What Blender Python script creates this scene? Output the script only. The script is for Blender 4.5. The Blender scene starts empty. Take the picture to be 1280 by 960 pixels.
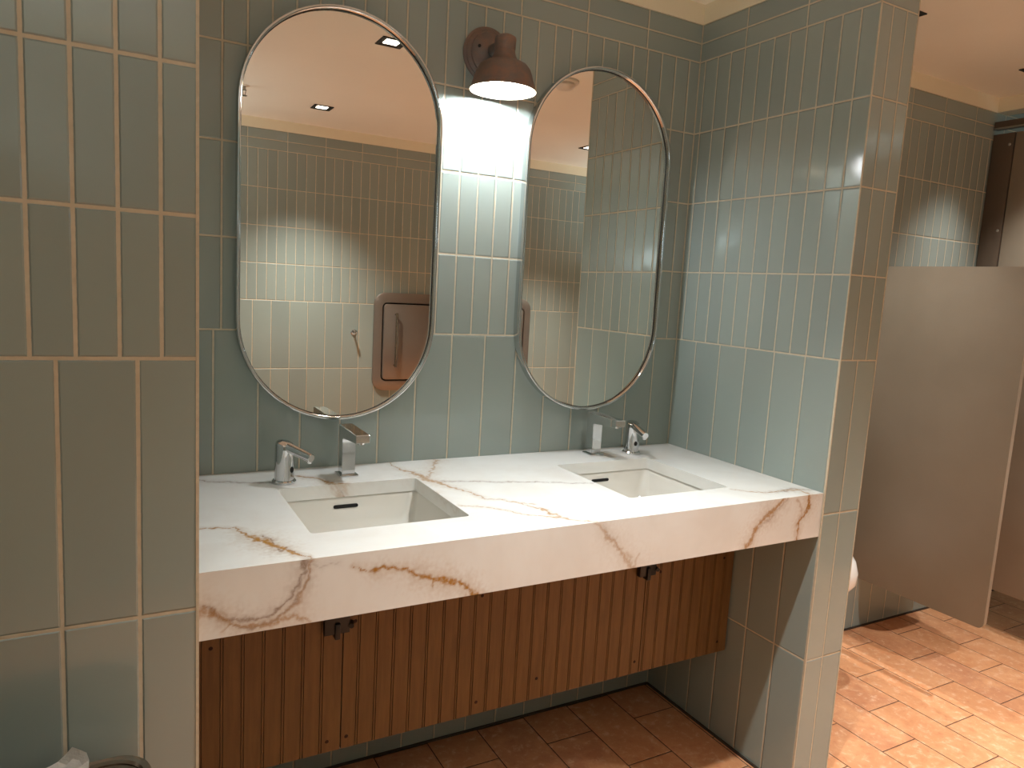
import bpy, bmesh, math, random
import numpy as np
from mathutils import Vector, Matrix, noise
random.seed(4)
S = bpy.context.scene
COL = S.collection
PI = math.pi

# ------------------------------------------------------------------ measures
ZR, H1, H2, WT = 1.2108, 0.2171, 0.4095, 0.0562     # tile rows
T2 = ZR + 4 * H1
T = T2 + 2 * WT                                      # top of the tiling
ZC = 2.25                                            # ceiling
D, L, PT = 0.6223, 1.5169, 0.143                     # alcove depth, width, partition thickness
DC, CT, CB = 0.6182, 0.86, 0.742                     # counter front, top, bottom
YO = -2.72                                           # opposite wall
XL, XR, XS = -2.6, 2.7, 1.64                         # room ends, stall front


# ------------------------------------------------------------------ node helpers
class NT:
    def __init__(s, name):
        s.m = bpy.data.materials.new(name)
        s.m.use_nodes = True
        s.t = s.m.node_tree
        s.b = s.t.nodes['Principled BSDF']

    def n(s, kind, **kw):
        o = s.t.nodes.new(kind)
        for k, v in kw.items():
            setattr(o, k, v)
        return o

    def put(s, sock, v):
        if isinstance(v, bpy.types.NodeSocket):
            s.t.links.new(v, sock)
        elif v is not None:
            sock.default_value = v

    def ma(s, op, a, b=None, c=None, clamp=False):
        o = s.n('ShaderNodeMath', operation=op, use_clamp=clamp)
        s.put(o.inputs[0], a)
        s.put(o.inputs[1], b)
        s.put(o.inputs[2], c)
        return o.outputs[0]

    def sel(s, f, a, b):                 # f ? b : a
        o = s.n('ShaderNodeMix', data_type='FLOAT')
        s.put(o.inputs[0], f)
        s.put(o.inputs[2], a)
        s.put(o.inputs[3], b)
        return o.outputs[0]

    def mix(s, f, a, b, mode='MIX'):
        o = s.n('ShaderNodeMix', data_type='RGBA', blend_type=mode)
        s.put(o.inputs[0], f)
        s.put(o.inputs[6], a)
        s.put(o.inputs[7], b)
        return o.outputs[2]

    def sm(s, v, a, b, x=0., y=1.):
        o = s.n('ShaderNodeMapRange', interpolation_type='SMOOTHSTEP')
        s.put(o.inputs[0], v)
        for i, q in enumerate((a, b, x, y)):
            o.inputs[i + 1].default_value = q
        return o.outputs[0]

    def xyz(s):
        tc = s.n('ShaderNodeTexCoord')
        sp = s.n('ShaderNodeSeparateXYZ')
        s.t.links.new(tc.outputs['Object'], sp.inputs[0])
        return tc.outputs['Object'], sp.outputs

    def noise(s, vec, scale, detail=3., rough=.5, dist=0.):
        o = s.n('ShaderNodeTexNoise')
        s.put(o.inputs['Vector'], vec)
        o.inputs['Scale'].default_value = scale
        o.inputs['Detail'].default_value = detail
        o.inputs['Roughness'].default_value = rough
        o.inputs['Distortion'].default_value = dist
        return o.outputs['Fac'], o.outputs['Color']

    def white(s, a, b, c=0.):
        v = s.n('ShaderNodeCombineXYZ')
        s.put(v.inputs[0], a)
        s.put(v.inputs[1], b)
        s.put(v.inputs[2], c)
        o = s.n('ShaderNodeTexWhiteNoise', noise_dimensions='3D')
        s.t.links.new(v.outputs[0], o.inputs[0])
        sp = s.n('ShaderNodeSeparateColor')
        s.t.links.new(o.outputs['Color'], sp.inputs[0])
        return sp.outputs

    def bump(s, h, dist=1., strength=1.):
        o = s.n('ShaderNodeBump')
        o.inputs['Strength'].default_value = strength
        o.inputs['Distance'].default_value = dist
        s.put(o.inputs['Height'], h)
        s.t.links.new(o.outputs[0], s.b.inputs['Normal'])

    def base(s, c=None, rough=None, metal=None, spec=None, coat=None):
        if c is not None:
            s.put(s.b.inputs['Base Color'], c)
        if rough is not None:
            s.put(s.b.inputs['Roughness'], rough)
        if metal is not None:
            s.put(s.b.inputs['Metallic'], metal)
        if spec is not None:
            s.put(s.b.inputs['Specular IOR Level'], spec)
        if coat is not None:
            s.put(s.b.inputs['Coat Weight'], coat)
        return s.m


def C(r, g, b):                          # sRGB 0..255 -> linear rgba
    f = lambda v: ((v / 255 + .055) / 1.055) ** 2.4 if v > 10 else v / 255 / 12.92
    return (f(r), f(g), f(b), 1.)


def tile_mat(name, axis, up, low, trim, g=.0038):
    """glazed wall tile; up/low/trim are (phase, period) of the upright joints"""
    s = NT(name)
    ob, p = s.xyz()
    u = p[0 if axis == 'X' else 1]
    z = p[2]
    is_low = s.ma('LESS_THAN', z, ZR)
    is_top = s.ma('GREATER_THAN', z, T2)
    def pick(a_low, a_up, a_top):
        return s.sel(is_top, s.sel(is_low, a_up, a_low), a_top)
    per = pick(low[1], up[1], trim[1])
    ph = pick(low[0], up[0], trim[0])
    pv = pick(H2, H1, WT)
    ov = pick(ZR, ZR, T2)
    uu = s.ma('DIVIDE', s.ma('SUBTRACT', u, ph), per)
    vv = s.ma('DIVIDE', s.ma('SUBTRACT', z, ov), pv)
    fu, fv = s.ma('FRACT', uu), s.ma('FRACT', vv)
    du = s.ma('MULTIPLY', s.ma('MINIMUM', fu, s.ma('SUBTRACT', 1., fu)), per)
    dv = s.ma('MULTIPLY', s.ma('MINIMUM', fv, s.ma('SUBTRACT', 1., fv)), pv)
    wob = s.ma('MULTIPLY', s.ma('SUBTRACT', s.noise(ob, 90., 2.)[0], .5), .0012)
    d = s.ma('ADD', s.ma('MINIMUM', du, dv), wob)
    tile = s.sm(d, g / 2 - .0003, g / 2 + .0006)
    r = s.white(s.ma('FLOOR', uu), s.ma('FLOOR', vv), is_low)
    big = s.noise(ob, 3.2, 3.)[0]
    c1 = s.mix(r[0], C(158, 168, 160), C(147, 157, 151))
    c1 = s.mix(s.ma('MULTIPLY', big, .5), c1, C(144, 154, 148))
    gn = s.noise(ob, 60., 4.)[0]
    gc = s.mix(gn, C(210, 200, 178), C(184, 172, 148))
    s.base(s.mix(tile, gc, c1), rough=s.sel(tile, .8, .13), spec=s.sel(tile, .3, .6))
    edge = s.ma('MULTIPLY', s.sm(d, g / 2 - .0004, g / 2 + .0028), .0016)
    tl = s.ma('MULTIPLY', s.ma('MULTIPLY', s.ma('SUBTRACT', r[1], .5), s.ma('SUBTRACT', fu, .5)), s.ma('MULTIPLY', per, .010))
    tv = s.ma('MULTIPLY', s.ma('MULTIPLY', s.ma('SUBTRACT', r[2], .5), s.ma('SUBTRACT', fv, .5)), s.ma('MULTIPLY', pv, .008))
    wav = s.ma('MULTIPLY', s.noise(ob, 14., 1.)[0], .0006)
    s.bump(s.ma('ADD', s.ma('ADD', edge, wav), s.ma('MULTIPLY', s.ma('ADD', tl, tv), tile)))
    return s.m


def floor_mat():
    s = NT('terracotta_floor')
    ob, p = s.xyz()
    far = s.ma('GREATER_THAN', p[0], .07)
    px, py = .1633, .329
    uu = s.ma('DIVIDE', s.ma('SUBTRACT', p[0], s.sel(far, -.504, .590)), px)
    cu = s.ma('FLOOR', uu)
    odd = s.ma('MODULO', s.ma('ABSOLUTE', cu), 2.)
    ph = s.sel(odd, s.sel(far, -.1535, -.1165), s.sel(far, -.3355, -.2790))
    vv = s.ma('DIVIDE', s.ma('SUBTRACT', p[1], ph), py)
    fu, fv = s.ma('FRACT', uu), s.ma('FRACT', vv)
    du = s.ma('MULTIPLY', s.ma('MINIMUM', fu, s.ma('SUBTRACT', 1., fu)), px)
    dv = s.ma('MULTIPLY', s.ma('MINIMUM', fv, s.ma('SUBTRACT', 1., fv)), py)
    wob = s.ma('MULTIPLY', s.ma('SUBTRACT', s.noise(ob, 70., 2.)[0], .5), .0014)
    d = s.ma('ADD', s.ma('MINIMUM', du, dv), wob)
    tile = s.sm(d, .0008, .0020)
    r = s.white(cu, s.ma('FLOOR', vv), 3.)
    m1 = s.noise(ob, 7., 5., .6, .6)[0]
    m2 = s.noise(ob, 34., 6., .72, .3)[0]
    c = s.mix(r[0], C(210, 149, 103), C(196, 137, 100))
    c = s.mix(s.sm(m1, .42, .68), c, C(216, 158, 114))
    c = s.mix(s.ma('MULTIPLY', s.sm(m2, .50, .68), .6), c, C(234, 196, 162))
    c = s.mix(s.ma('MULTIPLY', s.sm(m2, .47, .28), .5), c, C(180, 104, 74))
    s.base(s.mix(tile, C(72, 48, 36), c), rough=s.sel(tile, .9, s.sm(m2, .3, .7, .36, .55)), spec=.4)
    h = s.ma('ADD', s.ma('MULTIPLY', s.sm(d, .0004, .004), .0014), s.ma('MULTIPLY', m2, .0006))
    s.bump(h)
    return s.m


def plain(name, col, rough=.5, metal=0., spec=.5, var=.06, scale=12., bump=0., col2=None, bscale=None):
    s = NT(name)
    ob, p = s.xyz()
    f = s.noise(ob, scale, 4.)[0]
    dark = tuple(c * (1 - 2.5 * var) for c in col[:3]) + (1.,)
    c = s.mix(s.sm(f, .3, .7), col2 or dark, col)
    s.base(c, rough=s.sm(f, .2, .8, rough * .9, min(1., rough * 1.1)), metal=metal, spec=spec)
    if bump:
        s.bump(s.ma('MULTIPLY', s.noise(ob, bscale or scale * 8, 3.)[0], bump))
    return s.m


def emit(name, col, strength):
    s = NT(name)
    ob, p = s.xyz()
    f = s.noise(ob, 40., 1.)[0]
    s.base(col, rough=.4)
    s.put(s.b.inputs['Emission Color'], s.mix(s.ma('MULTIPLY', f, .1), col, (1, 1, 1, 1)))
    s.b.inputs['Emission Strength'].default_value = strength
    return s.m


def stone_mat():
    s = NT('veined_quartz')
    ob, p = s.xyz()
    def attr(n):
        a = s.n('ShaderNodeAttribute', attribute_name=n)
        return a.outputs['Fac']
    n1 = s.noise(ob, 210., 5., .7)[0]
    soft = s.noise(ob, 5., 4., .6, .4)[0]
    c = s.mix(s.sm(soft, .35, .75), C(226, 226, 222), C(218, 215, 209))
    gold = s.ma('MULTIPLY', attr('gold'), s.sm(n1, .25, .6, .65, 1.15), clamp=True)
    grey = s.ma('MULTIPLY', attr('grey'), s.sm(n1, .25, .6, .6, 1.1), clamp=True)
    c = s.mix(grey, c, C(132, 112, 98))
    c = s.mix(gold, c, s.mix(n1, C(140, 92, 22), C(178, 132, 58)))
    s.base(c, rough=.2, spec=.5)
    return s.m


def wood_mat():
    s = NT('brown_beadboard')
    ob, p = s.xyz()
    mp = s.n('ShaderNodeMapping')
    mp.inputs['Scale'].default_value = (14., 14., 1.2)
    s.t.links.new(ob, mp.inputs[0])
    f = s.noise(mp.outputs[0], 6., 5., .6, .3)[0]
    c = s.mix(s.sm(f, .3, .7), C(106, 78, 42), C(121, 91, 50))
    s.base(c, rough=.42, spec=.4)
    s.bump(s.ma('MULTIPLY', f, .0003))
    return s.m


def copper_mat():
    s = NT('aged_copper')
    ob, p = s.xyz()
    f = s.noise(ob, 28., 5., .65, .5)[0]
    c = s.mix(s.sm(f, .35, .65), C(124, 110, 104), C(142, 114, 98))
    c = s.mix(s.ma('MULTIPLY', s.sm(s.noise(ob, 11., 3.)[0], .5, .75), .6), c, C(120, 122, 120))
    s.base(c, rough=.5, metal=.35)
    s.bump(s.ma('MULTIPLY', f, .0004))
    return s.m


M = {}
M['back'] = tile_mat('sage_tile_back', 'X', (-.0427, .0545), (-.0900, .1025), (-.2125, .2165))
M['urinal'] = tile_mat('sage_tile_urinal', 'X', (1.093, .0533), (1.1003, .1050), (1.2925, .2130))
M['right'] = tile_mat('sage_tile_right', 'Y', (-.0254, .0544), (-.0934, .1051), (-.1880, .2156))
M['end'] = tile_mat('sage_tile_end', 'X', (.046, .0540), (.068, .1050), (.0, .2156), g=.0034)
M['pillar'] = tile_mat('sage_tile_pillar', 'X', (-1.5680, .0562), (-1.6012, .1043), (-1.5169, .2165), g=.0052)
M['front'] = tile_mat('sage_tile_front', 'X', (-.9271, .05575), (-.8936, .1076), (-.9287, .2245))
M['side'] = tile_mat('sage_tile_side', 'Y', (-.02, .0545), (-.05, .1045), (-.1, .2165))
M['floor'] = floor_mat()
M['paint'] = plain('cream_paint', C(240, 230, 202), .62, var=.01, scale=3., bump=.0004, bscale=120.)
M['ceil'] = plain('ceiling_paint', C(246, 240, 226), .55, var=.012, scale=2., bump=.0003, bscale=90.)
M['grout'] = plain('cream_grout', C(204, 192, 168), .8, var=.05, scale=80.)
M['dark_grout'] = plain('dark_grout', C(70, 56, 44), .8, var=.08, scale=60.)
M['stone'] = stone_mat()
M['chrome'] = plain('polished_chrome', C(212, 213, 214), .06, 1., var=.01, scale=5.)
M['mirror'] = plain('mirror_glass', C(236, 232, 224), .0, 1., var=.0, scale=1.)
M['mirror'].node_tree.nodes['Principled BSDF'].inputs['Roughness'].default_value = 0.
for l in list(M['mirror'].node_tree.links):
    if l.to_socket.name == 'Roughness':
        M['mirror'].node_tree.links.remove(l)
M['porcelain'] = plain('white_porcelain', C(220, 217, 209), .12, var=.005, scale=4.)
M['urinal_white'] = plain('bright_porcelain', C(240, 240, 236), .1, var=.005, scale=4.)
M['wood'] = wood_mat()
M['copper'] = copper_mat()
M['shade_in'] = plain('cream_enamel', C(240, 225, 200), .4, var=.01)
M['black'] = plain('black_plastic', C(18, 16, 15), .4, var=.1, scale=30.)
M['slot'] = plain('dark_slot', C(10, 9, 8), .7, var=.1)
M['screw'] = plain('dark_screw', C(52, 30, 18), .5, .5, var=.1)
M['brown'] = plain('brown_phenolic', C(146, 132, 114), .42, var=.03, scale=3., bump=.0002, bscale=160., col2=C(138, 124, 106))
M['brown2'] = plain('dark_brown_phenolic', C(98, 84, 70), .42, var=.03, scale=3., bump=.0002, bscale=160.)
M['alu'] = plain('brushed_aluminium', C(190, 186, 178), .3, 1., var=.02, scale=20.)
M['bronze'] = plain('bronze_steel', C(136, 126, 116), .36, .4, var=.03, scale=4.)
M['steel'] = plain('stainless_steel', C(178, 170, 160), .24, 1., var=.02, scale=10.)
M['paper'] = plain('white_paper', C(232, 226, 218), .9, var=.02, scale=30., bump=.001)
M['plastic_w'] = plain('white_plastic', C(226, 218, 204), .4, var=.01)
M['lens'] = emit('downlight_lens', (1., .93, .84, 1), 5.)
M['bulb'] = emit('lamp_bulb', (.96, .98, 1., 1), 245.)


# ------------------------------------------------------------------ mesh helpers
def link(name, bm, mat, parent=None, smooth=True, mats=None, loc=(0, 0, 0)):
    me = bpy.data.meshes.new(name)
    bmesh.ops.recalc_face_normals(bm, faces=bm.faces)
    bm.to_mesh(me)
    bm.free()
    for m in (mats or [mat]):
        me.materials.append(m)
    if smooth:
        me.polygons.foreach_set('use_smooth', [True] * len(me.polygons))
        try:
            me.set_sharp_from_angle(angle=math.radians(38))
        except Exception:
            pass
    o = bpy.data.objects.new(name, me)
    COL.objects.link(o)
    o.location = loc
    if parent:
        o.parent = parent
    return o


def box(bm, x0, x1, y0, y1, z0, z1, bev=0., seg=2):
    vs = [bm.verts.new((x, y, z)) for x in (x0, x1) for y in (y0, y1) for z in (z0, z1)]
    q = [(0, 1, 3, 2), (4, 6, 7, 5), (0, 4, 5, 1), (2, 3, 7, 6), (0, 2, 6, 4), (1, 5, 7, 3)]
    fs = [bm.faces.new([vs[i] for i in f]) for f in q]
    if bev:
        es = list({e for f in fs for e in f.edges})
        bmesh.ops.bevel(bm, geom=es, offset=bev, segments=seg, affect='EDGES', profile=.5)
    return bm


def lathe(bm, prof, n=40, mtx=None):
    """prof of (r, z); caps where r == 0"""
    mtx = mtx or Matrix()
    rings = []
    for r, z in prof:
        if r < 1e-6:
            rings.append([bm.verts.new(mtx @ Vector((0, 0, z)))])
        else:
            rings.append([bm.verts.new(mtx @ Vector((r * math.cos(2 * PI * i / n), r * math.sin(2 * PI * i / n), z))) for i in range(n)])
    for a, b in zip(rings, rings[1:]):
        for i in range(n):
            j = (i + 1) % n
            if len(a) == 1 and len(b) == 1:
                continue
            if len(a) == 1:
                bm.faces.new((a[0], b[i], b[j]))
            elif len(b) == 1:
                bm.faces.new((a[i], a[j], b[0]))
            else:
                bm.faces.new((a[i], a[j], b[j], b[i]))
    return bm


def along(a, b):
    a, b = Vector(a), Vector(b)
    d = b - a
    return Matrix.Translation(a) @ d.to_track_quat('Z', 'Y').to_matrix().to_4x4(), d.length


def rod(bm, a, b, r, r2=None, n=20, bev=.0):
    m, l = along(a, b)
    r2 = r if r2 is None else r2
    if bev:
        return lathe(bm, [(0, 0), (r - bev, 0), (r, bev), (r2, l - bev), (r2 - bev, l), (0, l)], n, m)
    return lathe(bm, [(0, 0), (r, 0), (r2, l), (0, l)], n, m)


def rrect(cx, cy, hx, hy, r, n=6):
    out = []
    for qx, qy, a0 in ((1, 1, 0), (-1, 1, PI / 2), (-1, -1, PI), (1, -1, 1.5 * PI)):
        for i in range(n + 1):
            a = a0 + PI / 2 * i / n
            out.append((cx + qx * (hx - r) + r * math.cos(a), cy + qy * (hy - r) + r * math.sin(a)))
    return out


def loft(bm, rings, close_first=False, close_last=False):
    R = [[bm.verts.new(p) for p in ring] for ring in rings]
    for a, b in zip(R, R[1:]):
        n = len(a)
        for i in range(n):
            bm.faces.new((a[i], a[(i + 1) % n], b[(i + 1) % n], b[i]))
    if close_first:
        bm.faces.new(R[0])
    if close_last:
        bm.faces.new(R[-1])
    return bm


def empty(name, loc, label, cat, group=None, rz=0):
    o = bpy.data.objects.new(name, None)
    o.empty_display_size = .05
    COL.objects.link(o)
    o.location = loc
    o.rotation_euler = (0, 0, rz)
    tag(o, label, cat, group)
    return o


def tag(o, label, cat, group=None):
    o['label'] = label
    o['category'] = cat
    if group:
        o['group'] = group
    return o


def struct(name, bm, mat, mats=None, smooth=False, label=None):
    o = link(name, bm, mat, smooth=smooth, mats=mats)
    o['kind'] = 'structure'
    if label:
        o['label'] = label
    o['category'] = name.split('_')[0]
    return o


def dup(o, loc, label):
    r = o.copy()
    COL.objects.link(r)
    r.location = loc
    r['label'] = label
    for ch in list(o.children):
        c = ch.copy()
        COL.objects.link(c)
        c.parent = r
        for g in list(ch.children):
            d = g.copy()
            COL.objects.link(d)
            d.parent = c
    return r


# ------------------------------------------------------------------ room shell
def slab(name, *a, mat, label=None):
    return struct(name, box(bmesh.new(), *a), mat, label=label)

slab('floor', XL, XR, YO - .1, .1, -.05, 0, mat=M['floor'], label='terracotta tile floor laid in running bond')
slab('ceiling', XL, XR, YO - .1, .1, ZC, ZC + .05, mat=M['ceil'], label='smooth cream painted ceiling')
slab('wall_back', XL, .07, 0, .1, 0, ZC, mat=M['back'], label='sage tiled wall behind the two mirrors')
slab('wall_back_right', .07, XR, 0, .1, 0, ZC, mat=M['urinal'], label='sage tiled wall beyond the partition')
slab('wall_front', XL, XR, YO - .1, YO, 0, ZC, mat=M['front'], label='sage tiled wall seen only in the mirrors')
slab('wall_far_left', XL - .1, XL, YO - .1, .1, 0, ZC, mat=M['side'])
slab('wall_far_right', XR, XR + .1, YO - .1, .1, 0, ZC, mat=M['side'])


def two_mat_box(name, x0, x1, y0, y1, z0, z1, fm, sm, label):
    bm = box(bmesh.new(), x0, x1, y0, y1, z0, z1)
    bm.normal_update()
    for f in bm.faces:
        f.material_index = 0 if abs(f.calc_center_median().y - y0) < 1e-4 else 1
    return struct(name, bm, None, mats=[fm, sm], label=label)

two_mat_box('wall_left', XL, -L, -D, 0, 0, ZC, M['pillar'], M['side'], 'dim sage tiled wall at the left of the vanity niche')
two_mat_box('wall_right', 0, PT, -D, 0, 0, ZC, M['end'], M['right'], 'sage tiled partition wall at the right end of the counter')

# cream band above the tiling, corner beads and floor line
n_trim = [0]
def trim(mat, *a, label=None):
    n_trim[0] += 1
    return slab('trim_%d' % n_trim[0], *a, mat=mat, label=label)
e = .003
trim(M['paint'], -L, 0, -e, 0, T, ZC, label='cream band over the niche tiling')
trim(M['paint'], -e, 0, -D, -e, T, ZC)
trim(M['paint'], PT, 1.65, -e, 0, T, ZC, label='cream band over the tiles beyond the partition')
trim(M['paint'], PT, PT + e, -D, -e, T, ZC)
trim(M['paint'], -e, PT + e, -D - e, -D, T, ZC)
trim(M['paint'], XL, -L, -D - e, -D, T, ZC)
trim(M['paint'], XL, XR, YO, YO + e, T, ZC, label='cream band over the opposite wall tiling')
trim(M['paint'], 1.65, 1.73, YO + e, 0, T, ZC, label='cream ceiling beam over the stall front')
for x in (-L, ):
    trim(M['grout'], x - .0035, x + .0012, -D - .0012, -D + .004, 0, T)
trim(M['grout'], -.0012, .0016, -D - .0012, -D + .002, 0, T)
trim(M['grout'], PT - .0016, PT + .0012, -D - .0012, -D + .002, 0, T)
trim(M['grout'], -.0022, 0, -.0022, 0, 0, T)
trim(M['dark_grout'], -L, 0, -.006, 0, 0, .006)
trim(M['dark_grout'], -.006, 0, -D, -.006, 0, .006)
trim(M['dark_grout'], PT, XR, -.006, 0, 0, .006)
trim(M['dark_grout'], PT, PT + .006, -D, -.006, 0, .006)
trim(M['dark_grout'], 0, PT, -D - .006, -D, 0, .006)


# ------------------------------------------------------------------ counter with its veins
def seglen(pts, width):
    out = []
    for (a, b), wa, wb in zip(zip(pts, pts[1:]), width, width[1:]):
        out.append((np.array(a, float), np.array(b, float), wa, wb))
    return out

TOP = [  # (kind, strength, widths, points) on the worktop (x, y)
    ('gold', .9, [.001, .0015, .006, .009, .009, .007, .003, .001], [(-1.487, -.387), (-1.434, -.416), (-1.419, -.466), (-1.403, -.486), (-1.391, -.519), (-1.374, -.545), (-1.359, -.58), (-1.338, -.617)]),
    ('gold', .5, [.001, .0015], [(-1.517, -.379), (-1.434, -.416)]),
    ('grey', .9, [.001, .003, .004, .003, .002, .001], [(-1.388, -.477), (-1.381, -.515), (-1.379, -.57), (-1.366, -.548), (-1.353, -.592), (-1.338, -.618)]),
    ('gold', .6, [.006, .002], [(-1.517, -.31), (-1.505, -.305)]),
    ('grey', .7, [.001, .003, .003, .001], [(-1.517, -.035), (-1.452, -.05), (-1.38, -.09), (-1.296, -.126)]),
    ('gold', .8, [.002, .005, .009, .004, .002], [(-1.235, -.075), (-1.19, -.124), (-1.175, -.168), (-1.138, -.185), (-1.096, -.19)]),
    ('grey', .7, [.001, .003, .001], [(-1.25, -.06), (-1.20, -.12), (-1.17, -.16)]),
    ('gold', .7, [.002, .003, .009, .010, .006, .003, .002, .0015, .001], [(-.977, -.003), (-.978, -.086), (-.949, -.134), (-.947, -.198), (-.925, -.24), (-.9, -.305), (-.875, -.389), (-.829, -.425), (-.79, -.46)]),
    ('gold', .55, [.006, .005, .008], [(-.841, -.011), (-.913, -.132), (-.953, -.196)]),
    ('grey', .8, [.002, .0015, .0015, .0015, .001, .0005], [(-.916, -.219), (-.797, -.262), (-.748, -.277), (-.686, -.296), (-.625, -.32), (-.545, -.35)]),
    ('gold', .7, [.001, .002, .002, .002, .005, .002, .002], [(-.951, -.415), (-.906, -.45), (-.868, -.496), (-.83, -.54), (-.79, -.561), (-.765, -.589), (-.723, -.618)]),
    ('gold', .7, [.0012, .002, .0025, .005], [(-.829, -.425), (-.81, -.462), (-.791, -.497), (-.79, -.556)]),
    ('gold', .65, [.001, .002, .003, .002, .005, .007], [(-.222, -.515), (-.196, -.538), (-.158, -.562), (-.1, -.568), (-.041, -.574), (-.045, -.618)]),
    ('grey', .7, [.001, .002, .003, .002], [(-.17, -.55), (-.1, -.575), (-.05, -.56), (0., -.585)]),
    ('gold', .35, [.003, .002, .001], [(-.967, -.30), (-.972, -.36), (-.968, -.43)]),
]
FRONT = [  # on the front apron (x, z)
    ('grey', .75, [.004, .003, .003, .0025, .003, .003, .002, .002, .001], [(-1.344, .860), (-1.35, .833), (-1.362, .803), (-1.387, .78), (-1.408, .765), (-1.448, .766), (-1.472, .772), (-1.492, .788), (-1.509, .798)]),
    ('grey', .6, [.003, .003, .003, .003, .004, .002], [(-1.337, .852), (-1.345, .814), (-1.366, .776), (-1.395, .754), (-1.432, .749), (-1.464, .762)]),
    ('grey', .35, [.002, .0015, .001], [(-1.337, .845), (-1.315, .842), (-1.285, .846)]),
    ('gold', .45, [.002, .002, .004, .005, .004], [(-1.338, .855), (-1.342, .825), (-1.352, .79), (-1.378, .762), (-1.41, .751)]),
    ('gold', .6, [.001, .006, .005, .003, .004, .006, .008], [(-1.335, .745), (-1.357, .756), (-1.378, .753), (-1.407, .749), (-1.456, .758), (-1.488, .784), (-1.517, .792)]),
    ('gold', .5, [.003, .001], [(-1.468, .762), (-1.476, .744)]),
    ('gold', .9, [.0005, .001, .004, .003, .003, .006, .005, .006, .004, .006, .005], [(-1.261, .841), (-1.233, .83), (-1.214, .822), (-1.185, .816), (-1.156, .814), (-1.135, .801), (-1.104, .789), (-1.078, .78), (-1.051, .776), (-1.029, .76), (-1.008, .742)]),
    ('gold', .8, [.003, .001], [(-1.104, .789), (-1.103, .772)]),
    ('gold', .5, [.002, .006, .007, .007, .009], [(-.728, .861), (-.698, .834), (-.668, .802), (-.637, .769), (-.612, .742)]),
    ('grey', .3, [.001, .002, .001], [(-.712, .86), (-.68, .82), (-.655, .79)]),
    ('gold', .4, [.006, .001], [(-.607, .742), (-.603, .775)]),
    ('gold', .75, [.006, .008, .006, .006, .005], [(-.147, .860), (-.185, .833), (-.226, .808), (-.250, .782), (-.266, .742)]),
    ('grey', .4, [.001, .003, .002], [(-.135, .856), (-.18, .822), (-.235, .79)]),
    ('gold', .9, [.008, .006, .004, .002], [(-.050, .860), (-.058, .827), (-.079, .796), (-.087, .742)]),
    ('gold', .45, [.004, .004, .003], [(-.100, .853), (-.085, .83), (-.075, .81)]),
]

def vein_field(P, lines, seed):
    """P (n,2) -> gold, grey in 0..1"""
    warp = np.empty_like(P)
    fine = np.empty(len(P))
    for i, (a, b) in enumerate(P):
        v = Vector((a * 26 + seed, b * 26, seed))
        w = Vector((a * 95 - seed, b * 95, seed))
        warp[i, 0] = noise.noise(v) * .010 + noise.noise(w) * .0065
        warp[i, 1] = noise.noise(v + Vector((9, 3, 7))) * .010 + noise.noise(w + Vector((2, 8, 5))) * .0065
        fine[i] = noise.noise(Vector((a * 170, b * 170, seed)))
    Q = P + warp
    res = {'gold': np.zeros(len(P)), 'grey': np.zeros(len(P))}
    for kind, st, wd, pts in lines:
        for a, b, wa, wb in seglen(pts, wd):
            ab = b - a
            t = np.clip(((Q - a) @ ab) / (ab @ ab), 0, 1)
            d = np.linalg.norm(Q - (a + t[:, None] * ab), axis=1)
            w = (wa + (wb - wa) * t) * (1.25 if seed > 2 else 1.1) * (1 + .9 * fine) + .0006
            v = st * np.clip(1.25 - d / w, 0, 1)
            halo = st * .3 * np.exp(-(d / (w * 3 + .002)) ** 2)
            res[kind] = np.maximum(res[kind], np.maximum(v, halo))
    return res['gold'], res['grey']


BAS = [(-1.305, -.967, -.492, -.1715), (-.540, -.2135, -.492, -.157)]

def axis_pts(br, step):
    out = [br[0]]
    for a, b in zip(br, br[1:]):
        n = max(1, int(round((b - a) / step)))
        out += [a + (b - a) * (i + 1) / n for i in range(n)]
    return out

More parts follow.
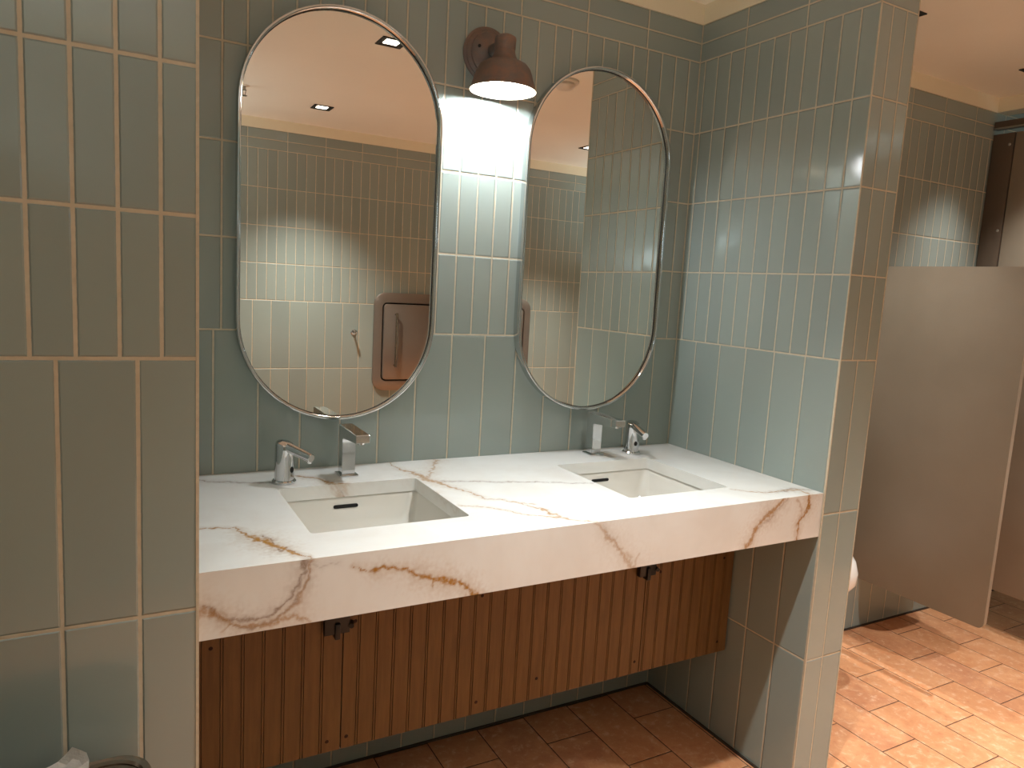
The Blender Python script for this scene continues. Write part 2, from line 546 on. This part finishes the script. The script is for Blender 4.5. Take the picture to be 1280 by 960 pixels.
def build_counter():
    e = 1e-6
    st = .0026
    xs = axis_pts([-L, -1.305, -.967, -.540, -.2135, -.0005], st)
    ys = axis_pts([-DC, -.492, -.1715, -.157, -.0005], st)
    zs = axis_pts([CB, CT], st)
    V, F, A = [], [], []
    def grid(us, vs, fn, skip=None):
        base = len(V)
        for u in us:
            for v in vs:
                V.append(fn(u, v))
        m = len(vs)
        for i in range(len(us) - 1):
            for j in range(m - 1):
                cu, cv = (us[i] + us[i + 1]) / 2, (vs[j] + vs[j + 1]) / 2
                if skip and skip(cu, cv):
                    continue
                F.append((base + i * m + j, base + (i + 1) * m + j, base + (i + 1) * m + j + 1, base + i * m + j + 1))
        return base
    inside = lambda x, y: any(a < x < b and c < y < d for a, b, c, d in BAS)
    grid(xs, ys, lambda x, y: (x, y, CT), inside)
    nt = len(V)
    grid(xs, zs, lambda x, z: (x, -DC, z))
    nf = len(V)
    # cut-out walls, with the veins running down from the top
    zb = CT - .0325
    zz = axis_pts([zb, CT], .004)
    for a, b, c, d in BAS:
        for k, (p, q) in enumerate((((a, c), (b, c)), ((b, c), (b, d)), ((b, d), (a, d)), ((a, d), (a, c)))):
            n = int(max(abs(q[0] - p[0]), abs(q[1] - p[1])) / .003)
            ts = [i / n for i in range(n + 1)]
            grid(ts, zz, lambda t, z: (p[0] + (q[0] - p[0]) * t, p[1] + (q[1] - p[1]) * t, z))
    ne = len(V)
    # rounded inner corners of the cut-outs
    r = .010
    for a, b, c, d in BAS:
        for cx, cy, sx, sy in ((a, c, 1, 1), (b, c, -1, 1), (b, d, -1, -1), (a, d, 1, -1)):
            arc = [(cx + sx * r * (1 - math.cos(t)), cy + sy * r * (1 - math.sin(t))) for t in [PI / 2 * i / 6 for i in range(7)]]
            i0 = len(V)
            V.append((cx, cy, CT))
            V.extend((x, y, CT) for x, y in arc)
            V.extend((x, y, zb) for x, y in arc)
            for i in range(6):
                F.append((i0, i0 + 1 + i, i0 + 2 + i))
                F.append((i0 + 1 + i, i0 + 2 + i, i0 + 9 + i, i0 + 8 + i))
    # underside, apron back and apron foot
    yb = -DC + .03
    x0, x1 = -L, -.0005
    def quad(*p):
        i = len(V)
        V.extend(p)
        F.append((i, i + 1, i + 2, i + 3))
    quad((x0, -DC, CB), (x1, -DC, CB), (x1, yb, CB), (x0, yb, CB))
    quad((x0, yb, CB), (x1, yb, CB), (x1, yb, zb), (x0, yb, zb))
    xb = [x0] + [v for q in BAS for v in q[:2]] + [x1]
    for i in range(0, 5):
        if i % 2 == 0:
            quad((xb[i], yb, zb), (xb[i + 1], yb, zb), (xb[i + 1], -.0005, zb), (xb[i], -.0005, zb))
        else:
            c, d = BAS[i // 2][2:]
            quad((xb[i], yb, zb), (xb[i + 1], yb, zb), (xb[i + 1], c, zb), (xb[i], c, zb))
            quad((xb[i], d, zb), (xb[i + 1], d, zb), (xb[i + 1], -.0005, zb), (xb[i], -.0005, zb))
    quad((x1, -DC, CB), (x1, -DC, CT), (x1, yb, CT), (x1, yb, CB))
    P = np.array(V)
    gold, grey = np.zeros(len(P)), np.zeros(len(P))
    gold[:nt], grey[:nt] = vein_field(P[:nt, :2].copy(), TOP, 1.7)
    gold[nt:nf], grey[nt:nf] = vein_field(P[nt:nf][:, [0, 2]].copy(), FRONT, 5.2)
    gold[nf:ne], grey[nf:ne] = vein_field(np.stack([P[nf:ne, 0] + (P[nf:ne, 2] - CT) * .7, P[nf:ne, 1] - (P[nf:ne, 2] - CT) * .5], 1), TOP, 1.7)
    gold[nf:ne] *= .5
    me = bpy.data.meshes.new('countertop')
    me.from_pydata(V, [], F)
    for n, v in (('gold', gold), ('grey', grey)):
        at = me.attributes.new(n, 'FLOAT', 'POINT')
        at.data.foreach_set('value', v.astype(np.float32))
    me.materials.append(M['stone'])
    o = bpy.data.objects.new('countertop', me)
    COL.objects.link(o)
    tag(o, 'thick white quartz countertop with gold and grey veins holding two sinks', 'countertop')

build_counter()


# ------------------------------------------------------------------ sinks
def make_sink(b, label):
    x0, x1, y0, y1 = b
    cx, cy = (x0 + x1) / 2, (y0 + y1) / 2
    hx, hy = (x1 - x0) / 2 + .004, (y1 - y0) / 2 + .004
    t = empty('undermount_sink', (cx, cy, CT - .033), label, 'sink', 'rectangular sinks set into the countertop')
    zt = 0.
    bm = bmesh.new()
    ring = lambda ax, ay, r, z, sy=0: [(p[0], p[1] + sy, z) for p in rrect(0, 0, ax, ay, r)]
    R = [ring(hx + .012, hy + .012, .02, zt - .001), ring(hx, hy, .018, zt - .001), ring(hx - .004, hy - .003, .022, zt - .012),
         ring(hx - .010, hy - .008, .028, zt - .055), ring(hx - .022, hy - .016, .038, zt - .088, .002), ring(hx - .045, hy - .036, .04, zt - .104, .006),
         ring(hx - .09, hy - .08, .04, zt - .110, .02), ring(.024, .024, .0235, zt - .113, .085)]
    loft(bm, R)
    S2 = [ring(hx + .012, hy + .012, .02, zt - .009), ring(hx + .006, hy + .006, .02, zt - .012), ring(hx - .004, hy - .004, .03, zt - .06), ring(hx - .03, hy - .03, .04, zt - .118), ring(.03, .03, .029, zt - .124, .085)]
    loft(bm, [R[0]] + S2, close_last=True)
    link('basin', bm, M['porcelain'], t)
    bm = lathe(bmesh.new(), [(0, .0015), (.010, .002), (.016, 0), (.0175, -.003), (.019, -.001), (.024, .0005), (.025, -.003), (.0235, -.006)], 28, Matrix.Translation((0, .085, zt - .1105)))
    d = link('drain', bm, M['chrome'], t)
    d['label'] = 'chrome drain'
    bm = bmesh.new()
    yy = hy - .0035
    pts = rrect(-.008, 0, .030, .0042, .0041, 5)
    loft(bm, [[(p[0], yy - .003, zt - .0225 + p[1]) for p in pts], [(p[0], yy + .004, zt - .0225 + p[1]) for p in pts]], True, True)
    s = link('overflow_slot', bm, M['slot'], t)
    s['label'] = 'dark overflow slot'
    return t

make_sink(BAS[0], 'left sink, rectangular white basin sunk in the countertop under the left mirror')
make_sink(BAS[1], 'right sink, rectangular white basin sunk in the countertop near the partition wall')


# ------------------------------------------------------------------ faucet
def make_faucet(loc, label):
    t = empty('faucet', loc, label, 'faucet', 'square chrome faucets behind the sinks')
    link('base_plate', box(bmesh.new(), -.0235, .0235, -.027, .022, 0, .006, .0015), M['chrome'], t)
    bm = bmesh.new()
    # column flows into the flat projecting spout: one side profile extruded across x
    prof = [(.016, .005), (.016, .1265), (.0145, .128), (-.1265, .1275), (-.128, .126), (-.128, .1085), (-.1265, .107), (-.0225, .0985), (-.0185, .0945), (-.0185, .005)]
    w = .0165
    a = [bm.verts.new((-w, y, z)) for y, z in prof]
    b = [bm.verts.new((w, y, z)) for y, z in prof]
    bm.faces.new(a)
    bm.faces.new(list(reversed(b)))
    for i in range(len(prof)):
        j = (i + 1) % len(prof)
        bm.faces.new((a[i], b[i], b[j], a[j]))
    bmesh.ops.recalc_face_normals(bm, faces=bm.faces)
    bmesh.ops.bevel(bm, geom=[e for e in bm.edges], offset=.0012, segments=2, affect='EDGES')
    link('faucet_body', bm, M['chrome'], t)
    link('aerator', rod(bmesh.new(), (0, -.112, .1065), (0, -.112, .1025), .009), M['chrome'], t)
    return t

fa = make_faucet((-1.122, -.094, CT), 'square chrome faucet behind the left sink, reflected in the left mirror')
dup(fa, (-.3535, -.067, CT), 'square chrome faucet behind the right sink, beside the other soap dispenser')


# ------------------------------------------------------------------ soap dispenser
def make_soap(loc, label):
    t = empty('soap_dispenser', loc, label, 'soap dispenser', 'chrome sensor soap dispensers on the countertop')
    link('base_ring', lathe(bmesh.new(), [(0, 0), (.0265, 0), (.028, .002), (.028, .005), (.0255, .008), (0, .008)], 36), M['chrome'], t)
    bm = bmesh.new()
    n = 36
    rings = []
    for k, z in enumerate((.007, .03, .06, .082, .094, .098, .1005)):
        r = .0232 - .0022 * (z / .1)
        if z > .097:
            r -= (z - .097) * .9
        ring = []
        for i in range(n):
            a = 2 * PI * i / n
            x, y = r * math.cos(a), r * math.sin(a)
            zz = z
            if z > .08:
                zz = z - .0035 * (.5 - y / (2 * r)) * (z - .08) / .02 * 2.0     # top slopes down to the front
            ring.append((x, y, zz))
        rings.append(ring)
    loft(bm, rings, True, True)
    link('dispenser_body', bm, M['chrome'], t)
    bm = bmesh.new()
    rod(bm, (0, -.012, .0865), (0, -.088, .0725), .0122, .0100, 24, .0012)
    sp = link('spout', bm, M['chrome'], t)
    bm = bmesh.new()
    rod(bm, (0, -.081, .067), (0, -.082, .0595), .0058, .0050, 18, .0008)
    link('nozzle', bm, M['chrome'], sp)
    bm = lathe(bmesh.new(), [(0, 0), (.0055, 0), (.0062, -.002), (0, -.002)], 20,
               Matrix.Translation((.0028, -.0226, .034)) @ Matrix.Rotation(PI / 2, 4, 'X') @ Matrix.Diagonal((1, 1.3, 1, 1)))
    s = link('sensor', bm, M['black'], t)
    s['label'] = 'black oval sensor'
    return t

so = make_soap((-1.279, -.119, CT), 'chrome soap dispenser left of the left faucet, nearest the left wall')
s2 = dup(so, (-.2225, -.087, CT), 'chrome soap dispenser right of the right faucet, nearest the partition wall')
so.rotation_euler = (0, 0, math.radians(31))
s2.rotation_euler = (0, 0, math.radians(-12))


# ------------------------------------------------------------------ mirrors
def pill(hx, hz, n=40):
    r = hx
    out = []
    for i in range(n + 1):
        a = PI * i / n
        out.append((r * math.cos(a), hz - r + r * math.sin(a)))
    for i in range(n + 1):
        a = PI + PI * i / n
        out.append((r * math.cos(a), -(hz - r) + r * math.sin(a)))
    return out

def make_mirror(cx, cz, hx, hz, label):
    t = empty('wall_mirror', (cx, 0, cz), label, 'mirror', 'pill shaped mirrors over the counter')
    y0, y1, w = -.0005, -.030, .0085
    bm = bmesh.new()
    prof = [(0, y0), (0, y1 + .003), (.0009, y1 + .0009), (.003, y1), (w - .002, y1 + .0008), (w - .0006, y1 + .0016), (w, y1 + .003), (w, y0)]
    R = []
    for q, y in prof:
        R.append([(x, y, z) for x, z in pill(hx - q, hz - q)])
    loft(bm, R)
    f = link('mirror_frame', bm, M['chrome'], t)
    f['label'] = 'thin polished chrome rim'
    bm = bmesh.new()
    pts = pill(hx - w + .0003, hz - w + .0003)
    k = .0035
    loft(bm, [[(x, -.017 + z * k, z) for x, z in pts], [(x, -.004 + z * .0, z) for x, z in pts]], True, True)
    link('mirror_glass', bm, M['mirror'], t, smooth=False)
    bm = bmesh.new()
    loft(bm, [[(x, -.0188 + z * k, z) for x, z in pts], [(x, -.0188 + z * k, z) for x, z in pill(hx - w - .0013, hz - w - .0013)],
              [(x, -.0172 + z * k, z) for x, z in pill(hx - w - .0013, hz - w - .0013)]])
    g = link('shadow_line', bm, M['black'], t)  # black strip stands in for the shadow between glass and rim
    g['label'] = 'black strip drawn for the shadow inside the rim'
    return t

make_mirror(-1.1245, 1.4885, .2515, .5000, 'left pill shaped mirror with chrome rim on the back wall')
make_mirror(-.3620, 1.4905, .2540, .5010, 'right pill shaped mirror with chrome rim, nearer the partition wall')


# ------------------------------------------------------------------ wall lamp
def make_lamp():
    cx, cz = -.744, 1.957
    t = empty('wall_lamp', (cx, 0, cz), 'aged copper bell shade wall lamp glowing between the two mirrors', 'wall lamp')
    toY = Matrix.Rotation(PI / 2, 4, 'X')        # z -> -y
    link('wall_plate', lathe(bmesh.new(), [(0, 0), (.070, 0), (.0705, .006), (.066, .010), (.0635, .010), (.062, .013), (.056, .019), (.053, .019), (.050, .024), (.036, .034), (.020, .040), (0, .041)], 56, toY), M['copper'], t)
    bm = bmesh.new()
    lathe(bm, [(0, 0), (.0045, 0), (.0035, .003), (0, .0035)], 16, Matrix.Translation((-.038, -.032, .010)) @ toY)
    s = link('plate_screw', bm, M['black'], t)
    rod_m = bmesh.new()
    rod(rod_m, (0, -.038, .002), (0, -.100, .002), .017, .0155, 24)
    link('arm', rod_m, M['copper'], t)
    ax = Matrix.Translation((0, -.105, 0))
    link('elbow', lathe(bmesh.new(), [(0, .024), (.018, .024), (.0265, .019), (.0275, .016), (.0265, -.010), (.0245, -.014), (0, -.014)], 36, ax), M['copper'], t)
    rz = 1.846 - cz
    outer = [(.0255, .098), (.029, .085), (.034, .076), (.0385, .071), (.048, .069), (.059, .063), (.0675, .053), (.0725, .041), (.0770, .025), (.0830, .008), (.0862, .0)]
    inner = [(r - .0022, z - .0005) for r, z in reversed(outer)]
    sh = link('lamp_shade', lathe(bmesh.new(), outer, 64, ax @ Matrix.Translation((0, 0, rz))), M['copper'], t)
    si = link('shade_lining', lathe(bmesh.new(), [(.0862, 0), (.0848, -.0012)] + inner + [(0, .0955)], 64, ax @ Matrix.Translation((0, 0, rz))), M['shade_in'], sh)
    si['label'] = 'pale inner lining'
    b = link('bulb', lathe(bmesh.new(), [(0, .004), (.020, .006), (.034, .013), (.0395, .024), (.036, .040), (.022, .058), (.014, .070), (.014, .088), (0, .090)], 40, ax @ Matrix.Translation((0, 0, rz))), M['bulb'], t)
    b['label'] = 'glowing white bulb'
    return t
make_lamp()


# ------------------------------------------------------------------ panels under the counter
def make_panel(x0, x1, label, screws):
    z0, z1 = .2915, .700
    yf = -.343
    t = empty('access_panel', ((x0 + x1) / 2, yf, z0), label, 'panel', 'beadboard panels under the counter')
    ox = (x0 + x1) / 2
    prof = [(x0, yf)]
    k = math.ceil((x0 + 1.445 - .004) / .0413)
    g = -1.445 + k * .0413
    while g < x1 - .006:
        if g > x0 + .006:
            for c in (g - .0026, g + .0026):
                prof += [(c - .0012, yf), (c - .0006, yf + .0026), (c + .0006, yf + .0026), (c + .0012, yf)]
        g += .0413
    prof += [(x1, yf), (x1, yf + .012), (x0, yf + .012)]
    bm = bmesh.new()
    a = [bm.verts.new((x - ox, y - yf, 0)) for x, y in prof]
    b = [bm.verts.new((x - ox, y - yf, z1 - z0)) for x, y in prof]
    n = len(prof)
    for i in range(n):
        bm.faces.new((a[i], a[(i + 1) % n], b[(i + 1) % n], b[i]))
    bmesh.ops.triangulate(bm, faces=[bm.faces.new(a), bm.faces.new(list(reversed(b)))])
    link('board', bm, M['wood'], t, smooth=False)
    for x, z in screws:
        s = lathe(bmesh.new(), [(0, .0012), (.0034, .0010), (.0044, 0), (.0044, -.002)], 14, Matrix.Translation((x - ox, 0, z - z0)) @ Matrix.Rotation(PI / 2, 4, 'X'))
        link('screw', s, M['screw'], t)
    return t

make_panel(-1.5155, -1.1935, 'left brown beadboard panel under the counter, below the left sink', [(-1.4655, .5867), (-1.2224, .3168), (-1.4655, .317)])
make_panel(-1.1905, -.3415, 'long middle brown beadboard panel under the counter between the two black catches', [(-1.165, .592), (-1.1786, .3185), (-.8514, .3227), (-.8493, .6005), (-.6782, .3473), (-.3562, .326)])
make_panel(-.3385, -.0075, 'right brown beadboard panel under the counter against the partition wall', [(-.2886, .5809), (-.046, .5887), (-.0428, .3245)])

def make_catch(x, label):
    t = empty('cabinet_catch', (x, -.343, .572), label, 'catch', 'black catches at the panel seams')
    link('catch_body', box(bmesh.new(), -.030, .026, -.016, -.0005, .004, .075, .002), M['black'], t)
    link('catch_arm', box(bmesh.new(), -.008, .004, -.022, -.0008, -.006, .03, .002), M['black'], t)
    bm = bmesh.new()
    rod(bm, (.028, -.020, .020), (.034, -.0005, .020), .0055, .0055, 14)
    link('catch_knob', bm, M['black'], t)
    return t
ca = make_catch(-1.208, 'black catch below the counter at the left panel seam, under the left sink')
dup(ca, (-.345, -.343, .578), 'black catch below the counter at the right panel seam, near the partition wall')


# ------------------------------------------------------------------ downlights
toneW = (1., .965, .90)
def make_downlight(x, y, label, power, size=100, lit=True, col=toneW, blend=1.):
    t = empty('downlight', (x, y, ZC), label, 'downlight', 'square recessed ceiling downlights')
    bm = bmesh.new()
    h = .05
    sq = lambda q, z: [(-q, -q, z), (q, -q, z), (q, q, z), (-q, q, z)]
    loft(bm, [sq(h, -.0005), sq(h, -.004), sq(h - .006, -.0045), sq(.029, -.0010), sq(.029, -.0005)])
    f = link('trim_ring', bm, M['black'], t, smooth=False)
    f['label'] = 'black square trim'
    bm = bmesh.new()
    loft(bm, [sq(.028, -.0012), sq(.026, -.0022)], True, True)
    link('lens', bm, M['lens'] if lit else M['slot'], t, smooth=False)
    if power:
        li = bpy.data.lights.new('downlight_lamp', 'SPOT')
        li.energy = power
        li.color = col
        li.spot_size = math.radians(size)
        li.spot_blend = blend
        li.shadow_soft_size = .022
        lo = bpy.data.objects.new('downlight_lamp', li)
        COL.objects.link(lo)
        lo.location = (0, 0, -.012)
        lo.parent = t
    return t

make_downlight(-.6825, -.985, 'square downlight seen high in the left mirror, nearer the vanity', 128, 86)
make_downlight(-.633, -2.22, 'square downlight seen lower in the left mirror, nearer the opposite wall', 155, 92)
make_downlight(1.0, -2.10, 'square downlight seen at the edge of the right mirror', 170, 82)
make_downlight(.93, -1.40, 'square downlight over the floor in front of the urinals', 195, 90)
make_downlight(.517, -.309, 'square downlight on the ceiling just behind the top of the partition wall', 70, 80, lit=False)
make_downlight(1.365, -.2935, 'square downlight on the ceiling near the stall, at the right edge', 50, 74, lit=False)

make_downlight(-2.0, -1.75, 'unseen square downlight added over the left part of the room for bounce light', 120, 62)  # added lamp out of view, lifts the bounce light on the ceiling
make_downlight(2.2, -1.6, 'unseen square downlight added inside the stall area for bounce light', 60, 80)  # another added lamp out of view, more bounce at the right end
# invented cool fill lamps, no fixture, washing the ceiling from both room ends
def ceiling_fill(x, y, z, e, lean):
    li = bpy.data.lights.new('ceiling_fill', 'AREA')
    li.shape = 'RECTANGLE'
    li.size, li.size_y = .6, .6
    li.energy = e
    li.color = (.80, .95, 1.)
    lo = bpy.data.objects.new('ceiling_fill', li)
    COL.objects.link(lo)
    lo.location = (x, y, z)
    lo.rotation_euler = Vector((-lean, 0, -1)).to_track_quat('Z', 'Y').to_euler()
ceiling_fill(-2.0, -2.3, 1.70, 8.5, .45)
ceiling_fill(2.2, -2.2, 1.72, 13., -.25)

# ------------------------------------------------------------------ urinals and screen
def make_urinal(x, label):
    t = empty('urinal', (x, 0, .285), label, 'urinal', 'white wall hung urinals')
    bm = bmesh.new()
    rings = []
    #        z    half width  depth
    for z, w, d in ((-.045, .05, .10), (-.035, .09, .16), (-.005, .125, .22), (.045, .158, .275), (.09, .176, .305), (.13, .177, .307), (.17, .168, .296), (.205, .150, .275), (.235, .132, .255), (.245, .126, .248)):
        c_ = [(math.cos(PI + PI * i / 28), math.sin(PI + PI * i / 28)) for i in range(29)]
        rings.append([(w * math.copysign(abs(c) ** .45, c), -.001 - d * abs(q) ** .7, z) for c, q in c_])
    top = rings[-1]
    inn = [[(p[0] * .86, -.03 + p[1] * .80, .243) for p in top], [(p[0] * .74, -.04 + p[1] * .68, .17) for p in top], [(p[0] * .35, -.06 + p[1] * .35, .12) for p in top]]
    loft(bm, rings + inn, True, True)
    link('bowl', bm, M['urinal_white'], t)
    bm = bmesh.new()
    R = []
    for z, w, d in ((.20, .172, .16), (.34, .155, .135), (.50, .148, .125), (.58, .140, .120), (.62, .115, .09)):
        R.append([(q[0], q[1], z) for q in rrect(0, -.001 - d / 2, w, d / 2, .04)])
    loft(bm, R, True, True)
    link('back_shell', bm, M['urinal_white'], t)
    bm = bmesh.new()
    rod(bm, (0, -.055, .61), (0, -.055, .76), .014, .014, 20)
    rod(bm, (0, -.055, .76), (0, -.055, .84), .030, .026, 24, .004)
    rod(bm, (0, -.05, .74), (0, -.001, .74), .016, .016, 20)
    link('flush_valve', bm, M['chrome'], t)
    return t
u = make_urinal(.556, 'white urinal edge showing between the partition wall and the brown screen')
dup(u, (1.27, 0, .285), 'white urinal on the far side of the brown screen')

t = empty('urinal_screen', (.9, 0, .31), 'grey brown urinal privacy screen with rounded corners beyond the partition wall', 'urinal screen')
bm = bmesh.new()
pts = rrect(-.307, .597, .302, .597, .022, 6)
loft(bm, [[(-.0085, p[0], p[1]) for p in pts], [(-.0095 + .0025, p[0], p[1]) for p in pts], [(.0095, p[0], p[1]) for p in pts]], True, True)
link('screen_panel', bm, M['brown'], t)
for z in (.15, 1.02):
    b = bmesh.new()
    box(b, .0096, .030, -.004, -.0005, z, z + .07, .001)
    box(b, .0096, .0135, -.06, -.0005, z, z + .07, .001)
    link('bracket', b, M['alu'], t)

# ------------------------------------------------------------------ toilet stall front
t = empty('toilet_stall', (XS, 0, 0), 'dark brown toilet stall front at the right edge under a silver head rail', 'toilet stall')
def stall(name, y0, y1, z0, z1, x0=0., x1=.022, mat='brown2', bev=.0015):
    return link(name, box(bmesh.new(), x0, x1, y0, y1, z0, z1, bev), M[mat], t)
stall('pilaster', -.088, -.004, .19, 2.0985)
stall('pilaster', -.98, -.80, .0, 2.0985)
stall('pilaster', -1.95, -1.79, .0, 2.0985)
dr = stall('door', -.796, -.092, .19, 2.0985, .002, .022, 'brown')
stall('door', -1.786, -.984, .19, 2.0985, .002, .022, 'brown')
hr = stall('head_rail', -2.715, -.004, 2.118, 2.150, -.004, .026, 'brown2')
rl = link('rail_cap', box(bmesh.new(), -.007, -.004, -2.715, -.004, 2.116, 2.124, .0008), M['alu'], hr)
for y, z in ((-.072, 2.051), (-.072, 1.700), (-.072, .6)):
    s = lathe(bmesh.new(), [(0, .003), (.004, .002), (.006, 0)], 14, Matrix.Translation((0, y, z)) @ Matrix.Rotation(-PI / 2, 4, 'Y'))
    k = link('screw', s, M['alu'], t)
for y in (-.9, -1.87):
    stall('foot', y - .05, y + .05, .0, .05, -.004, .026, 'alu')

# ------------------------------------------------------------------ opposite wall (seen in the mirrors)
t = empty('changing_station', (.42, YO, .657), 'wide bronze coloured recessed wall unit with rounded corners, on the opposite wall in the mirror', 'wall unit')
bm = bmesh.new()
cx, cz, hx, hz = 0., .316, .575, .316
oy = lambda P, y: [(p[0], y, p[1]) for p in P]
loft(bm, [oy(rrect(cx, cz, hx, hz, .075, 8), .0006), oy(rrect(cx, cz, hx, hz, .075, 8), .012), oy(rrect(cx, cz, hx - .008, hz - .008, .068, 8), .018),
          oy(rrect(cx, cz, hx - .052, hz - .062, .034, 8), .020), oy(rrect(cx, cz, hx - .054, hz - .064, .032, 8), .004)])
link('flange', bm, M['bronze'], t)
link('gap', loft(bmesh.new(), [oy(rrect(cx, cz, hx - .05, hz - .06, .032, 8), .0022), oy(rrect(cx, cz, hx - .05, hz - .06, .032, 8), .0042)], True, True), M['slot'], t)
bm = bmesh.new()
loft(bm, [oy(rrect(cx, cz, hx - .062, hz - .072, .024, 8), .005), oy(rrect(cx, cz, hx - .062, hz - .072, .024, 8), .022), oy(rrect(cx, cz, hx - .068, hz - .078, .020, 8), .027)], True, True)
dd = link('door', bm, M['bronze'], t)
bm = bmesh.new()
hxh = -.435
rod(bm, (hxh, .055, .155), (hxh, .055, .505), .008)
for z in (.165, .495):
    rod(bm, (hxh, .026, z), (hxh, .055, z), .007)
link('handle', bm, M['steel'], dd)

t = empty('robe_hook', (-.283, YO, 1.03), 'small chrome robe hook on the opposite wall tiles, seen in the left mirror', 'hook')
link('hook_plate', lathe(bmesh.new(), [(0, .008), (.014, .008), (.018, .004), (.018, .0005)], 28, Matrix.Rotation(-PI / 2, 4, 'X')), M['chrome'], t)
bm = bmesh.new()
rod(bm, (0, .006, 0), (0, .048, .006), .006)
lathe(bm, [(0, .008), (.009, .006), (.011, 0), (.009, -.006), (0, -.008)], 20, Matrix.Translation((0, .050, .006)) @ Matrix.Rotation(-PI / 2, 4, 'X'))
link('hook_peg', bm, M['chrome'], t)

t = empty('sprinkler_head', (-1.052, -2.04, ZC), 'small ceiling sprinkler head seen at the left edge of the left mirror', 'sprinkler')
link('escutcheon', lathe(bmesh.new(), [(0, -.004), (.020, -.004), (.026, -.0005)], 28), M['plastic_w'], t)
bm = bmesh.new()
rod(bm, (0, 0, -.003), (0, 0, -.022), .008)
for s in (-1, 1):
    rod(bm, (s * .009, 0, -.018), (s * .004, 0, -.046), .002, n=8)
lathe(bm, [(0, -.046), (.014, -.046), (.014, -.048), (0, -.048)], 20)
link('deflector', bm, M['steel'], t)

t = empty('smoke_detector', (.104, -.99, ZC), 'round white smoke detector on the ceiling seen at the top of the right mirror', 'smoke detector')
link('detector_base', lathe(bmesh.new(), [(0, -.012), (.056, -.012), (.06, -.008), (.06, -.0005)], 40), M['plastic_w'], t)
link('detector_cap', lathe(bmesh.new(), [(.044, -.012), (.044, -.022), (.034, -.034), (.018, -.038), (0, -.038)], 40), M['plastic_w'], t)

# ------------------------------------------------------------------ waste bin at the lower left
t = empty('waste_bin', (-1.76, -.78, 0), 'stainless steel waste bin with rounded rim standing by the dim left wall', 'waste bin')
bx, by, hz = .170, .125, .592
bm = bmesh.new()
rr = lambda q, z, r=.05: [(p[0], p[1], z) for p in rrect(0, 0, bx - q, by - q, r, 8)]
loft(bm, [rr(.012, .0), rr(.004, .012), rr(.004, hz - .012), rr(.006, hz - .004), rr(.010, hz - .012), rr(.010, .012)], True, True)
link('bin_body', bm, M['steel'], t)
bm = bmesh.new()
path = rrect(0, 0, bx - .006, by - .006, .05, 8)
n = len(path)
R = []
for k in range(9):
    a = 2 * PI * k / 8
    q = .0065 * math.cos(a)
    R.append([(p[0] * (1 + q / bx), p[1] * (1 + q / by), hz + .0065 * math.sin(a)) for p in path])
loft(bm, R)
link('bin_rim', bm, M['steel'], t)
bm = bmesh.new()
W = [[None] * 9 for _ in range(9)]
for i in range(9):
    for j in range(9):
        a, b = i / 8 - .5, j / 8 - .5
        W[i][j] = bm.verts.new((a * .085 + .008 * math.sin(b * 7), b * .075, .007 * math.sin(a * 9 + b * 5) + .005 * math.cos(b * 11 - a * 4) + .025 * (a + b)))
for i in range(8):
    for j in range(8):
        bm.faces.new((W[i][j], W[i + 1][j], W[i + 1][j + 1], W[i][j + 1]))
bmesh.ops.solidify(bm, geom=list(bm.faces), thickness=.0012)
o = link('paper_towel', bm, M['paper'], loc=(-1.710, -.690, hz - .012))
o.rotation_euler = (.5, -.25, .5)
tag(o, 'crumpled white paper towel sticking out of the waste bin', 'paper towel')

# ------------------------------------------------------------------ camera
cam = bpy.data.cameras.new('camera')
co = bpy.data.objects.new('camera', cam)
COL.objects.link(co)
R_ = Vector((0.87583498, -0.47928697, 0.05654281))
U_ = Vector((0.0137516, 0.14189706, 0.9897859))
F_ = Vector((0.48241474, 0.86611156, -0.13086937))
m = Matrix((R_, U_, -F_)).transposed().to_4x4()
m.translation = Vector((-1.6385, -1.847, 1.3484))
co.matrix_world = m
cam.sensor_width = 36.
cam.lens = 913.66 / 1280 * 36.
cam.clip_start = .01
S.camera = co

# ------------------------------------------------------------------ world and view
w = bpy.data.worlds.new('world')
w.use_nodes = True
w.node_tree.nodes['Background'].inputs[0].default_value = (1., .85, .7, 1)
w.node_tree.nodes['Background'].inputs[1].default_value = .0
S.world = w
S.view_settings.view_transform = 'Standard'
S.view_settings.look = 'None'
S.view_settings.exposure = .16
S.view_settings.gamma = .95
S.view_settings.use_white_balance = True
S.view_settings.white_balance_temperature = 6000
S.view_settings.white_balance_tint = 7
S.cycles.use_denoising = True
S.cycles.max_bounces = 10
S.cycles.diffuse_bounces = 6
S.cycles.glossy_bounces = 6
S.cycles.sample_clamp_indirect = 6.
